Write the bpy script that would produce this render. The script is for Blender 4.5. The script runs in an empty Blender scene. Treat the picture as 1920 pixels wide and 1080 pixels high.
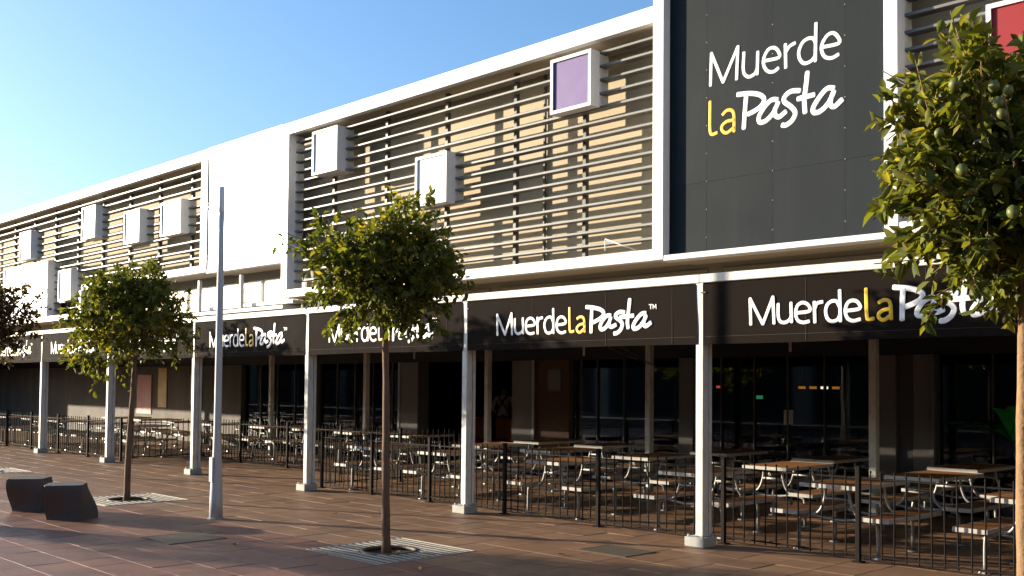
import bpy, bmesh, math, random
import numpy as np
from mathutils import Vector, Matrix
R = math.radians
random.seed(7); rng = np.random.default_rng(11)
sc = bpy.context.scene
col = sc.collection

# ------------------------------------------------------------------ camera
# world axes: X runs along the facade (to the right), Y into the building, Z up
cam_d = bpy.data.cameras.new('camera'); cam = bpy.data.objects.new('camera', cam_d); col.objects.link(cam)
cam_d.sensor_width = 36.0; cam_d.lens = 1941.9 / 1920 * 36.0
cam_d.shift_y = (653.5 - 540) / 1920
cam_d.clip_end = 4000; cam_d.clip_start = 0.05
yaw, pit, rol = R(45.723), R(2.055), R(0.516)
fw = Vector((-math.sin(yaw) * math.cos(pit), math.cos(yaw) * math.cos(pit), math.sin(pit)))
rt = Vector((math.cos(yaw), math.sin(yaw), 0)); up = rt.cross(fw)
rt2 = rt * math.cos(rol) + up * math.sin(rol); up2 = -rt * math.sin(rol) + up * math.cos(rol)
m = Matrix((rt2, up2, -fw)).transposed().to_4x4(); m.translation = (0, 0, 1.65)
cam.matrix_world = m
sc.camera = cam

# ------------------------------------------------------------------ sky, sun, exposure
SUN_AZ, SUN_EL = R(26.0), R(9.8)          # azimuth measured from the facade line
to_sun = Vector((-math.cos(SUN_AZ) * math.cos(SUN_EL), -math.sin(SUN_AZ) * math.cos(SUN_EL), math.sin(SUN_EL)))
w = bpy.data.worlds.new('World'); sc.world = w; w.use_nodes = True
nt = w.node_tree; bg = nt.nodes['Background']
sky = nt.nodes.new('ShaderNodeTexSky'); sky.sky_type = 'NISHITA'; sky.sun_disc = False
sky.sun_elevation = SUN_EL; sky.sun_rotation = math.atan2(to_sun.x, to_sun.y)
sky.air_density = 1.0; sky.dust_density = 2.0; sky.ozone_density = 4.0; sky.altitude = 0
nt.links.new(sky.outputs[0], bg.inputs[0]); bg.inputs[1].default_value = 0.15
sun_d = bpy.data.lights.new('sun', 'SUN'); sun_d.energy = 5.0; sun_d.angle = R(0.53); sun_d.color = (1.0, 0.87, 0.68)
sun = bpy.data.objects.new('sun', sun_d); col.objects.link(sun)
sun.rotation_euler = (-to_sun).to_track_quat('-Z', 'Y').to_euler(); sun.location = (-40, -20, 15)
vs = sc.view_settings; vs.view_transform = 'Standard'; vs.look = 'None'; vs.gamma = 1.0; vs.use_curve_mapping = False
vs.exposure = 1.2
sc.cycles.max_bounces = 6; sc.cycles.diffuse_bounces = 1; sc.cycles.glossy_bounces = 3; sc.cycles.transparent_max_bounces = 10
sc.cycles.transmission_bounces = 4; sc.cycles.sample_clamp_indirect = 6.0; sc.cycles.caustics_reflective = False; sc.cycles.caustics_refractive = False
sc.cycles.use_denoising = True

# ------------------------------------------------------------------ materials
def mat(name, color, rough=0.6, metal=0.0, var=0.12, scale=6.0, bump=0.0, bscale=60.0, spec=0.4, dirt=None, dirt_amt=0.35, dirt_scale=(2, 2, 0.5), rand=0.0):
    """Principled surface with noise variation, optional streaky dirt and fine bump."""
    M = bpy.data.materials.new(name); M.use_nodes = True
    t = M.node_tree; N = t.nodes; L = t.links; p = N['Principled BSDF']
    p.inputs['Roughness'].default_value = rough; p.inputs['Metallic'].default_value = metal
    p.inputs['Specular IOR Level'].default_value = spec
    tc = N.new('ShaderNodeTexCoord'); ge = N.new('ShaderNodeNewGeometry')
    n1 = N.new('ShaderNodeTexNoise'); n1.inputs['Scale'].default_value = scale; n1.inputs['Detail'].default_value = 6
    L.new(ge.outputs['Position'], n1.inputs['Vector'])
    hsv = N.new('ShaderNodeMix'); hsv.data_type = 'RGBA'; hsv.blend_type = 'MIX'
    a = [max(0, c * (1 - var)) for c in color]; b = [min(1, c * (1 + var)) for c in color]
    hsv.inputs['A'].default_value = (*a, 1); hsv.inputs['B'].default_value = (*b, 1)
    L.new(n1.outputs['Fac'], hsv.inputs['Factor']); out = hsv.outputs['Result']
    if dirt:
        mp = N.new('ShaderNodeMapping'); mp.inputs['Scale'].default_value = dirt_scale; L.new(ge.outputs['Position'], mp.inputs['Vector'])
        n2 = N.new('ShaderNodeTexNoise'); n2.inputs['Scale'].default_value = 1.0; n2.inputs['Detail'].default_value = 8; n2.inputs['Roughness'].default_value = 0.65
        L.new(mp.outputs[0], n2.inputs['Vector'])
        rp = N.new('ShaderNodeMapRange'); rp.inputs['From Min'].default_value = 0.48; rp.inputs['From Max'].default_value = 0.78; rp.inputs['To Max'].default_value = dirt_amt
        L.new(n2.outputs['Fac'], rp.inputs['Value'])
        mx = N.new('ShaderNodeMix'); mx.data_type = 'RGBA'; mx.inputs['B'].default_value = (*dirt, 1)
        L.new(rp.outputs[0], mx.inputs['Factor']); L.new(out, mx.inputs['A']); out = mx.outputs['Result']
    if rand:
        oi = N.new('ShaderNodeObjectInfo'); at = N.new('ShaderNodeAttribute'); at.attribute_name = 'tint'
        ad = N.new('ShaderNodeMath'); ad.operation = 'ADD'; L.new(oi.outputs['Random'], ad.inputs[0]); L.new(at.outputs['Fac'], ad.inputs[1])
        fr = N.new('ShaderNodeMath'); fr.operation = 'FRACT'; L.new(ad.outputs[0], fr.inputs[0])
        mr = N.new('ShaderNodeMapRange'); mr.inputs['To Min'].default_value = 1 - rand; mr.inputs['To Max'].default_value = 1 + rand
        L.new(fr.outputs[0], mr.inputs['Value'])
        vm = N.new('ShaderNodeVectorMath'); vm.operation = 'SCALE'; L.new(out, vm.inputs[0]); L.new(mr.outputs[0], vm.inputs['Scale']); out = vm.outputs[0]
    L.new(out, p.inputs['Base Color'])
    r2 = N.new('ShaderNodeMapRange'); r2.inputs['To Min'].default_value = max(0.02, rough - 0.08); r2.inputs['To Max'].default_value = min(1, rough + 0.08)
    L.new(n1.outputs['Fac'], r2.inputs['Value']); L.new(r2.outputs[0], p.inputs['Roughness'])
    if bump:
        n3 = N.new('ShaderNodeTexNoise'); n3.inputs['Scale'].default_value = bscale; n3.inputs['Detail'].default_value = 4
        L.new(ge.outputs['Position'], n3.inputs['Vector'])
        bp = N.new('ShaderNodeBump'); bp.inputs['Strength'].default_value = bump; bp.inputs['Distance'].default_value = 0.01
        L.new(n3.outputs['Fac'], bp.inputs['Height']); L.new(bp.outputs[0], p.inputs['Normal'])
    return M
def emit(name, color, s):
    M = bpy.data.materials.new(name); M.use_nodes = True; p = M.node_tree.nodes['Principled BSDF']
    p.inputs['Base Color'].default_value = (*color, 1); p.inputs['Emission Color'].default_value = (*color, 1); p.inputs['Emission Strength'].default_value = s
    return M
def glass(name, tint=(0.9, 0.92, 0.92), refl=0.06):
    M = bpy.data.materials.new(name); M.use_nodes = True; t = M.node_tree; N = t.nodes; L = t.links
    N.remove(N['Principled BSDF']); o = N['Material Output']
    tr = N.new('ShaderNodeBsdfTransparent'); tr.inputs[0].default_value = (*tint, 1)
    gl = N.new('ShaderNodeBsdfGlossy'); gl.inputs['Roughness'].default_value = 0.02
    fr = N.new('ShaderNodeFresnel'); fr.inputs['IOR'].default_value = 1.45
    mx = N.new('ShaderNodeMixShader'); L.new(fr.outputs[0], mx.inputs[0]); L.new(tr.outputs[0], mx.inputs[1]); L.new(gl.outputs[0], mx.inputs[2])
    L.new(mx.outputs[0], o.inputs['Surface'])
    return M
def leaf_mat(name, dark, light, yellow):
    M = bpy.data.materials.new(name); M.use_nodes = True; t = M.node_tree; N = t.nodes; L = t.links
    p = N['Principled BSDF']; o = N['Material Output']
    at = N.new('ShaderNodeAttribute'); at.attribute_name = 'tint'
    cr = N.new('ShaderNodeValToRGB'); e = cr.color_ramp.elements
    e[0].position = 0.0; e[0].color = (*dark, 1); e[1].position = 0.72; e[1].color = (*light, 1)
    x = cr.color_ramp.elements.new(1.0); x.color = (*yellow, 1)
    L.new(at.outputs['Fac'], cr.inputs[0]); L.new(cr.outputs[0], p.inputs['Base Color'])
    p.inputs['Roughness'].default_value = 0.55; p.inputs['Specular IOR Level'].default_value = 0.25
    tl = N.new('ShaderNodeBsdfTranslucent'); sc_ = N.new('ShaderNodeVectorMath'); sc_.operation = 'MULTIPLY'; sc_.inputs[1].default_value = (1.9, 1.7, 0.6)
    L.new(cr.outputs[0], sc_.inputs[0]); L.new(sc_.outputs[0], tl.inputs[0])
    mx = N.new('ShaderNodeMixShader'); mx.inputs[0].default_value = 0.42
    L.new(p.outputs[0], mx.inputs[1]); L.new(tl.outputs[0], mx.inputs[2]); L.new(mx.outputs[0], o.inputs['Surface'])
    return M

WHITE = mat('white_painted_steel', (0.82, 0.80, 0.76), 0.45, var=0.03, dirt=(0.45, 0.40, 0.32), dirt_amt=0.22, dirt_scale=(3, 3, 0.6))
WALL = mat('tan_rendered_wall', (0.53, 0.435, 0.295), 0.85, var=0.05, bump=0.25, bscale=90, dirt=(0.36, 0.27, 0.16), dirt_amt=0.3)
BAND = mat('grey_beige_wall', (0.36, 0.31, 0.235), 0.85, var=0.06, bump=0.15)
SOFFIT = mat('beige_soffit', (0.46, 0.385, 0.29), 0.75, var=0.06, dirt=(0.3, 0.25, 0.19), dirt_amt=0.4, dirt_scale=(1.5, 4, 4))
SLAT = mat('grey_slat_paint', (0.17, 0.167, 0.157), 0.5, var=0.08, dirt=(0.2, 0.19, 0.17), dirt_amt=0.4)
MULL = mat('dark_mullion', (0.085, 0.08, 0.075), 0.5)
SHEET = mat('charcoal_sign_sheet', (0.0145, 0.0195, 0.0235), 0.7, var=0.15, scale=2.5, bump=0.05, bscale=20, spec=0.12, dirt=(0.026, 0.031, 0.033), dirt_amt=0.5, dirt_scale=(5, 5, 0.7), rand=0.06)
MIRROR = mat('glossy_pale_sign_sheet', (0.70, 0.69, 0.67), 0.24, metal=0.75, var=0.04, scale=1.5)
LWHITE = mat('white_letter_enamel', (0.86, 0.86, 0.84), 0.4, var=0.02)
LYELL = mat('yellow_letter_enamel', (0.80, 0.50, 0.03), 0.4, var=0.03)
FABRIC = mat('dark_brown_awning_fabric', (0.0135, 0.0098, 0.0076), 0.9, var=0.2, scale=3, bump=0.12, bscale=300, spec=0.06)
STITCH = mat('pale_stitching', (0.05, 0.04, 0.03), 0.9)
PAINT = mat('cream_painted_post', (0.72, 0.71, 0.62), 0.5, var=0.08, scale=9, dirt=(0.30, 0.29, 0.25), dirt_amt=0.7, dirt_scale=(14, 14, 5), bump=0.05)
PED = mat('grey_pedestal_paint', (0.42, 0.42, 0.38), 0.7, var=0.12, bump=0.1, dirt=(0.2, 0.18, 0.15), dirt_amt=0.5, dirt_scale=(8, 8, 8))
FENCE = mat('dark_bronze_fence_paint', (0.016, 0.0125, 0.0105), 0.75, var=0.15, spec=0.1)
WOOD = mat('brown_slatted_wood', (0.29, 0.125, 0.045), 0.7, var=0.22, scale=14, bump=0.1, bscale=40, spec=0.12, rand=0.2)
RIM = mat('white_metal_rim', (0.46, 0.44, 0.39), 0.45, var=0.05)
TUBE = mat('white_tube_metal', (0.27, 0.265, 0.25), 0.42, var=0.1, metal=0.35)
REDT = mat('red_clay_tile', (0.215, 0.098, 0.061), 0.52, var=0.22, scale=9, bump=0.12, bscale=120, spec=0.35, dirt=(0.085, 0.05, 0.04), dirt_amt=0.85, dirt_scale=(1.7, 1.7, 1), rand=0.16)
BROWNT = mat('brown_clay_tile', (0.265, 0.148, 0.08), 0.52, var=0.2, scale=9, bump=0.12, bscale=120, spec=0.35, dirt=(0.10, 0.062, 0.042), dirt_amt=0.85, dirt_scale=(1.7, 1.7, 1), rand=0.14)
GROUT = mat('sandy_joint_and_ground', (0.085, 0.058, 0.042), 0.9, var=0.2, bump=0.2)
STOOLM = mat('dark_cast_stone', (0.085, 0.078, 0.076), 0.75, var=0.25, scale=40, bump=0.3, bscale=90, dirt=(0.11, 0.09, 0.08), dirt_amt=0.4, dirt_scale=(4, 4, 4))
GRATE = mat('pale_worn_grate_steel', (0.40, 0.36, 0.30), 0.5, var=0.15, metal=0.2)
COVER = mat('worn_iron_cover', (0.11, 0.085, 0.055), 0.6, var=0.3, scale=25, bump=0.4, bscale=50)
SOIL = mat('dark_soil', (0.03, 0.022, 0.016), 0.95, var=0.4, scale=30, bump=0.6, bscale=40)
BARK = mat('citrus_bark', (0.15, 0.085, 0.05), 0.85, var=0.35, scale=18, bump=0.7, bscale=45, dirt=(0.26, 0.17, 0.1), dirt_amt=0.5, dirt_scale=(12, 12, 4))
PALEBARK = mat('pale_citrus_bark', (0.26, 0.155, 0.075), 0.85, var=0.3, scale=18, bump=0.7, bscale=45, dirt=(0.16, 0.09, 0.05), dirt_amt=0.6, dirt_scale=(14, 14, 5))
FRUIT = mat('green_lemon_skin', (0.10, 0.115, 0.02), 0.45, var=0.2, scale=30, bump=0.2, bscale=200)
LAMP = mat('pale_grey_lamp_post', (0.50, 0.51, 0.50), 0.4, var=0.06, dirt=(0.3, 0.3, 0.29), dirt_amt=0.4)
FROST = mat('frosted_lantern', (0.75, 0.75, 0.72), 0.3)
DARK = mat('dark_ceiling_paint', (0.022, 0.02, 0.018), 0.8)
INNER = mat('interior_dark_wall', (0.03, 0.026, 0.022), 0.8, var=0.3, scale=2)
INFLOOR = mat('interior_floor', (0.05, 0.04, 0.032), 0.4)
PANEL = mat('grey_cladding_panel', (0.17, 0.155, 0.14), 0.6, var=0.08)
PANELD = mat('dark_grey_cladding', (0.085, 0.078, 0.075), 0.6, var=0.08)
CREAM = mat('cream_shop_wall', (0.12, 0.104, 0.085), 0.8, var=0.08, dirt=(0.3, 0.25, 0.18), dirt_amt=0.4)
PURPLE = mat('purple_sign_face', (0.115, 0.068, 0.23), 0.6, var=0.05)
RED = mat('red_sign_face', (0.27, 0.010, 0.014), 0.6, var=0.05)
PALE = mat('pale_sign_face', (0.84, 0.84, 0.84), 0.4, var=0.03)
GLASS = glass('shopfront_glass')
WINGLASS = mat('sunlit_window_glass', (0.34, 0.31, 0.25), 0.12, var=0.15, scale=1.2, spec=0.9)
PLASTIC = mat('bright_green_leaf', (0.03, 0.42, 0.06), 0.4, var=0.3, scale=8)
FERN = mat('dull_green_leaf', (0.045, 0.07, 0.012), 0.5, var=0.3, scale=20)
SHIRT = mat('white_shirt_cloth', (0.55, 0.54, 0.52), 0.9); TROUS = mat('black_trouser_cloth', (0.012, 0.012, 0.014), 0.9)
SKIN = mat('skin', (0.36, 0.2, 0.13), 0.6); HAIR = mat('dark_hair', (0.015, 0.01, 0.008), 0.6)
POSTER_R = mat('red_poster_print', (0.42, 0.05, 0.04), 0.5, var=0.5, scale=5)
POSTER_Y = mat('yellow_poster_print', (0.6, 0.34, 0.03), 0.5, var=0.5, scale=5)
POSTER_W = mat('white_poster_paper', (0.62, 0.6, 0.56), 0.6, var=0.1)
ORANGE = mat('orange_seat_plastic', (0.36, 0.08, 0.02), 0.5)
def brick_mat():
    M = bpy.data.materials.new('rustic_brick'); M.use_nodes = True; t = M.node_tree; p = t.nodes['Principled BSDF']; p.inputs['Roughness'].default_value = 0.85
    ge = t.nodes.new('ShaderNodeNewGeometry'); mp = t.nodes.new('ShaderNodeMapping'); mp.inputs['Rotation'].default_value = (R(90), 0, 0); mp.inputs['Scale'].default_value = (4, 4, 4)
    b = t.nodes.new('ShaderNodeTexBrick'); b.inputs['Color1'].default_value = (0.15, 0.07, 0.035, 1); b.inputs['Color2'].default_value = (0.10, 0.045, 0.025, 1); b.inputs['Mortar'].default_value = (0.13, 0.1, 0.075, 1)
    t.links.new(ge.outputs['Position'], mp.inputs[0]); t.links.new(mp.outputs[0], b.inputs[0]); t.links.new(b.outputs[0], p.inputs['Base Color'])
    return M
BRICK = brick_mat()

# ------------------------------------------------------------------ helpers
def link(name, me, parent=None, loc=(0, 0, 0), rot=(0, 0, 0)):
    """loc is in world space when the parent is an unrotated thing at its own world place."""
    o = bpy.data.objects.new(name, me); col.objects.link(o)
    l = Vector(loc)
    if parent is not None:
        o.parent = parent; q = parent
        while q is not None:
            l = l - q.location; q = q.parent
    o.location = l; o.rotation_euler = rot
    return o
def tag(o, label=None, cat=None, group=None, kind=None):
    if label: o['label'] = label
    if cat: o['category'] = cat
    if group: o['group'] = group
    if kind: o['kind'] = kind
    return o
def thing(name, loc, label, cat, group=None, rz=0.0):
    o = bpy.data.objects.new(name, None); col.objects.link(o); o.location = loc; o.rotation_euler = (0, 0, rz); o.empty_display_size = 0.2
    return tag(o, label, cat, group)
def copy_tree(o, parent=None):
    c = o.copy(); col.objects.link(c); c.parent = parent
    for ch in o.children: copy_tree(ch, c)
    return c
def me_of(bm, mats, smooth=False, name='mesh'):
    me = bpy.data.meshes.new(name); bm.to_mesh(me); bm.free()
    for M in (mats if isinstance(mats, (list, tuple)) else [mats]): me.materials.append(M)
    if smooth:
        for p in me.polygons: p.use_smooth = True
    return me
def raw(verts, faces, M, smooth=False, name='mesh'):
    me = bpy.data.meshes.new(name); me.from_pydata([tuple(v) for v in verts], [], [tuple(f) for f in faces])
    me.materials.append(M)
    if smooth:
        for p in me.polygons: p.use_smooth = True
    me.update(); return me
_cache = {}
def boxm(sx, sy, sz, M, bev=0.004):
    """bevelled box centred on its origin (shared between alike pieces)."""
    k = (round(sx, 4), round(sy, 4), round(sz, 4), M.name, bev)
    if k in _cache: return _cache[k]
    bm = bmesh.new(); bmesh.ops.create_cube(bm, size=1.0)
    bmesh.ops.scale(bm, vec=(sx, sy, sz), verts=bm.verts)
    b = min(bev, 0.3 * min(sx, sy, sz))
    if b > 0: bmesh.ops.bevel(bm, geom=bm.edges[:], offset=b, segments=1, affect='EDGES')
    _cache[k] = me_of(bm, M); return _cache[k]
def box(name, x0, x1, y0, y1, z0, z1, M, parent=None, bev=0.004):
    return link(name, boxm(x1 - x0, y1 - y0, z1 - z0, M, bev), parent, ((x0 + x1) / 2, (y0 + y1) / 2, (z0 + z1) / 2))
def tube_geo(pts, rad, seg=8, flat=1.0, flat_axis=None, caps=True):
    """swept tube along a polyline; rad float or list; flat squashes along flat_axis."""
    P = [Vector(p) for p in pts]; n = len(P); V = []; Fs = []
    rads = rad if isinstance(rad, (list, tuple)) else [rad] * n
    prev = None
    for i in range(n):
        t = (P[min(i + 1, n - 1)] - P[max(i - 1, 0)]).normalized()
        if flat_axis is not None: a = Vector(flat_axis)
        elif prev is None: a = Vector((0, 0, 1)) if abs(t.z) < 0.9 else Vector((1, 0, 0))
        else: a = prev
        s = t.cross(a).normalized(); a = s.cross(t).normalized(); prev = a
        for k in range(seg):
            th = 2 * math.pi * k / seg
            V.append(P[i] + s * math.cos(th) * rads[i] + a * math.sin(th) * rads[i] * flat)
    for i in range(n - 1):
        for k in range(seg):
            k2 = (k + 1) % seg
            Fs.append((i * seg + k, i * seg + k2, (i + 1) * seg + k2, (i + 1) * seg + k))
    if caps:
        Fs.append(tuple(range(seg - 1, -1, -1))); Fs.append(tuple((n - 1) * seg + k for k in range(seg)))
    return V, Fs
def tubem(paths, rad, M, seg=8, smooth=True, **kw):
    V, Fs = [], []
    for pts in paths:
        v, f = tube_geo(pts, rad, seg, **kw); o = len(V); V += v; Fs += [tuple(i + o for i in q) for q in f]
    return raw(V, Fs, M, smooth)
def spline(pts, n=5):
    """Catmull-Rom through the points."""
    P = [Vector(p) for p in pts]
    if len(P) < 3: return P
    Q = [P[0] * 2 - P[1]] + P + [P[-1] * 2 - P[-2]]; out = []
    for i in range(1, len(Q) - 2):
        for k in range(n):
            t = k / n; a, b, c, d = Q[i - 1], Q[i], Q[i + 1], Q[i + 2]
            out.append(0.5 * ((2 * b) + (c - a) * t + (2 * a - 5 * b + 4 * c - d) * t * t + (3 * b - a - 3 * c + d) * t ** 3))
    out.append(P[-1]); return out
def boxes_mesh(lst, M):
    """several boxes in one part (x0,x1,y0,y1,z0,z1)."""
    V, Fs = [], []
    for x0, x1, y0, y1, z0, z1 in lst:
        o = len(V); V += [(x0, y0, z0), (x1, y0, z0), (x1, y1, z0), (x0, y1, z0), (x0, y0, z1), (x1, y0, z1), (x1, y1, z1), (x0, y1, z1)]
        Fs += [tuple(i + o for i in f) for f in ((3, 2, 1, 0), (4, 5, 6, 7), (0, 1, 5, 4), (1, 2, 6, 5), (2, 3, 7, 6), (3, 0, 4, 7))]
    return raw(V, Fs, M)

# ------------------------------------------------------------------ layout numbers
YF = 9.35                     # front plane of the white frames
YW = YF + 0.63                # rendered wall behind the slats
YG = 14.0                     # shopfront glass line
PX = [-6.37 - 3.685 * i for i in range(-1, 8)]    # awning posts
TREES = [-2.235, -8.27, -14.27, -20.27]; TY = 6.36
ZTOP, ZFAS = 6.035, 5.84

# ------------------------------------------------------------------ ground and paving
tag(link('ground', raw([(-900, -900, -.045), (900, -900, -.045), (900, 900, -.045), (-900, 900, -.045)], [(0, 1, 2, 3)], GROUT)), kind='structure')
pav = tag(link('pavement', raw([(-46, -6, -.03), (4, -6, -.03), (4, YG, -.03), (-46, YG, -.03)], [(0, 1, 2, 3)], GROUT)), kind='structure')
TS = 0.4; gx0 = -8.27 - 0.6; gy0 = 6.4 - 0.6
cells = []
for i in range(-86, 33):
    for j in range(-26, 21):
        cx, cy = gx0 + (i + .5) * TS, gy0 + (j + .5) * TS
        if cx > 3 or cx < -42 or cy > 13.8 or cy < -4.5: continue
        if any(abs(cx - tx) < 0.6 and abs(cy - 6.4) < 0.6 for tx in TREES): continue
        if abs(cx + 10.35 + 0.02) < 0.4 and abs(cy - 5.22) < 0.4 and False: continue
        cells.append((cx, cy))
def in_view(c):
    d = Vector((c[0], c[1], -1.65)); z = d.dot(fw)
    return z > 0 and abs(d.dot(rt2) / z) < 0.52 and d.dot(up2) / z > -0.235
vis = sorted([c for c in cells if c[1] < 8.9 and in_view(c)], key=lambda c: c[0] ** 2 + c[1] ** 2)
near = set(vis[:300])
def tile_geo(cx, cy, z, tx, ty):
    h, b = TS / 2 - 0.003, 0.003
    V = []
    for (ox, oy) in ((-h, -h), (h, -h), (h, h), (-h, h)): V.append((cx + ox, cy + oy, -0.03))
    for (ox, oy) in ((-h, -h), (h, -h), (h, h), (-h, h)): V.append((cx + ox, cy + oy, z - b + tx * ox + ty * oy))
    for (ox, oy) in ((-h, -h), (h, -h), (h, h), (-h, h)): V.append((cx + ox * (1 - b / h), cy + oy * (1 - b / h), z + tx * ox + ty * oy))
    F = []
    for k in range(4):
        k2 = (k + 1) % 4; F += [(k, k2, 4 + k2, 4 + k), (4 + k, 4 + k2, 8 + k2, 8 + k)]
    F.append((8, 9, 10, 11)); return V, F
v, f = tile_geo(0, 0, 0, 0, 0); red_tile = raw(v, f, REDT); brown_tile = raw(v, f, BROWNT)
for c in vis[:300]:
    o = link('paving_tile', red_tile if c[1] < 6.2 else brown_tile, pav, (c[0], c[1], random.uniform(-.0022, .0012)))
    o.rotation_euler = (random.gauss(0, .0025), random.gauss(0, .0025), random.choice((0, 1, 2, 3)) * math.pi / 2)
for M, test in ((REDT, lambda c: c[1] < 6.2), (BROWNT, lambda c: c[1] >= 6.2)):
    V, Fs, tn = [], [], []
    for c in cells:
        if c in near or not test(c): continue
        v, f = tile_geo(c[0], c[1], random.uniform(-.0022, .0012), random.gauss(0, .0025), random.gauss(0, .0025)); o = len(V); V += v; Fs += [tuple(i + o for i in q) for q in f]; tn += [random.random()] * 12
    me = raw(V, Fs, M); at = me.attributes.new('tint', 'FLOAT', 'POINT'); at.data.foreach_set('value', tn)
    tag(link('paving_tiles', me, pav), kind='stuff')
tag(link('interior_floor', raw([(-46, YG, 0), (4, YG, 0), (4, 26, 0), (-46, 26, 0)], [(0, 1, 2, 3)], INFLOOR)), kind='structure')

# ------------------------------------------------------------------ building shell
bld = thing('restaurant_building', (-14, YW, 0), 'long two storey building with tan rendered upper wall behind white slatted frames', 'building')
box('wall', -46, 3, YW, YW + 0.3, 2.84, 5.9, WALL, bld, 0)
box('roof', -46, 3, YW - 0.05, 26, 5.9, 6.0, BAND, bld, 0)
box('wall_band', -15.1, 3, YW - 0.012, YW - 0.002, 2.84, 3.09, BAND, bld, 0)
# recessed rectangles along the band just over the awning beam
for i in range(5):
    x1 = -3.3 - 3.685 * i; x0 = x1 - 3.5
    link('band_frame', boxes_mesh([(x0, x1, YW - .03, YW - .013, 3.0, 3.02), (x0, x0 + .02, YW - .03, YW - .013, 2.84, 3.0), (x1 - .02, x1, YW - .03, YW - .013, 2.84, 3.0)], BAND), bld)
# dark terrace ceiling, header above the glass, interior room
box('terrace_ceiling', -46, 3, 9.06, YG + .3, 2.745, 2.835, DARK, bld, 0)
box('bounce_sheet', -46, 3, 9.07, YW - .02, 2.80, 2.838, SOFFIT, bld, 0)  # pale sheet added over the dark ceiling to bounce sunlight onto band and soffit
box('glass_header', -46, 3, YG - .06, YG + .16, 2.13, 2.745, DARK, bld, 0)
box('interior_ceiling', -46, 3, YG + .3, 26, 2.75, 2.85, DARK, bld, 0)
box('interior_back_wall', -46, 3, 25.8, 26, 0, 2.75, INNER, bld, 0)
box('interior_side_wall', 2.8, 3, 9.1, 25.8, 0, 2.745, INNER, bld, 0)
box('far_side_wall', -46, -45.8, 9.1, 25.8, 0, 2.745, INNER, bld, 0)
# shopfront: glass panes and mullions
def panes(xs, z1=2.13, M=GLASS, name='glass_pane'):
    for a, b in zip(xs, xs[1:]):
        box(name, min(a, b) + .012, max(a, b) - .012, YG + .02, YG + .032, 0.02, z1, M, bld, 0)
    for a in xs:
        box('mullion', a - .012, a + .012, YG - .01, YG + .05, 0, z1, PANELD, bld, 0.003)
panes([-12.78, -12.17, -11.56, -10.95, -10.32]); panes([-10.02, -9.55, -8.94, -8.35, -7.74, -7.0]); panes([-6.04, -5.32, -4.6, -3.8, -3.0, -2.0])
panes([-20.9, -20.2, -19.5, -18.8, -18.1, -17.78]); panes([-24.4, -23.6, -22.8, -22.0, -21.3])
box('cladding_panel', -14.25, -13.64, YG - .1, YG + .2, 0, 2.13, PANEL, bld); box('cladding_trim', -13.70, -13.64, YG - .115, YG - .1, 0, 2.13, RIM, bld)
box('brick_pier', -13.637, -12.80, YG - .05, YG + .25, 0, 2.13, BRICK, bld)
box('cladding_panel', -10.31, -10.03, YG - .1, YG + .2, 0, 2.13, PANEL, bld)
box('cladding_panel', -6.985, -6.60, YG - .1, YG + .2, 0, 2.13, PANEL, bld); box('cladding_panel', -6.35, -6.06, YG - .1, YG + .2, 0, 2.13, PANEL, bld)
box('cladding_recess', -6.60, -6.35, YG - .03, YG + .2, 0, 2.13, PANELD, bld); box('cladding_trim', -6.10, -6.05, YG - .13, YG - .1, 0, 2.13, PANEL, bld)
box('cladding_panel', -17.77, -17.1, YG - .1, YG + .2, 0, 2.13, PANEL, bld); box('cladding_trim', -17.77, -17.70, YG - .115, YG - .1, 0, 2.13, RIM, bld)
box('cladding_panel', -21.28, -20.92, YG - .1, YG + .2, 0, 2.13, PANEL, bld)
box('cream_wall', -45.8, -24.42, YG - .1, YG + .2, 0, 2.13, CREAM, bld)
# recess over the entrance: set back wall with windows under the raised frames
box('recess_lintel', -22.9, -15.2, YW - .02, YW - .003, 3.55, 3.72, BAND, bld, 0)
for k, (a, b) in enumerate(((-22.8, -20.5), (-20.42, -18.3), (-18.22, -16.75), (-16.68, -15.3))):
    wf = box('window', a, b, YW - .05, YW - .004, 3.12, 3.55, PAINT, bld); box('pane', a + .03, b - .03, YW - .058, YW - .051, 3.16, 3.52, WINGLASS, wf, 0)
box('white_ledge', -23.0, -15.2, YF + .05, YW - .06, 2.92, 2.98, WHITE, bld); box('white_ledge', -23.0, -15.2, YF + .25, YW - .06, 3.03, 3.09, WHITE, bld)
for x in (-18.26, -16.71, -20.46):
    box('railing_post', x - .03, x + .03, YF + .10, YF + .16, 2.985, 3.60, PAINT, bld)

op = thing('sky_blocker_opposite', (-40, -14, 0), 'unseen low block added across the plaza to keep the shopfront glass and terrace dark', 'building')  # added out of view: hides the bright horizon from the glass, cuts terrace fill
box('wall', -110, 40, -14.6, -14.3, 0, 6.0, BAND, op, 0); box('roof', -110, 40, -22, -14.2, 6.0, 6.15, BAND, op, 0)
op2 = thing('sky_blocker_right', (14, -2, 0), 'unseen plain block added to the right of the camera to cut low sky light', 'building')  # added out of view: blocks sky fill on faces turned to the right
box('wall', 13.7, 14, -14, 12, 0, 9.0, BAND, op2, 0); box('roof', 13.6, 22, -14, 12, 9.0, 9.2, BAND, op2, 0)
for k in range(4): box('shopfront', 13.62, 13.7, -13 + 6 * k, -8 + 6 * k, .1, 3.2, PANELD, op2)
for k in range(24):
    wf = box('shopfront', -108 + 6 * k, -103 + 6 * k, -14.32, -14.25, 0.1, 3.2, PANELD, op); box('pane', -107.8 + 6 * k, -103.2 + 6 * k, -14.24, -14.23, .3, 3.0, INNER, wf, 0)

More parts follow.
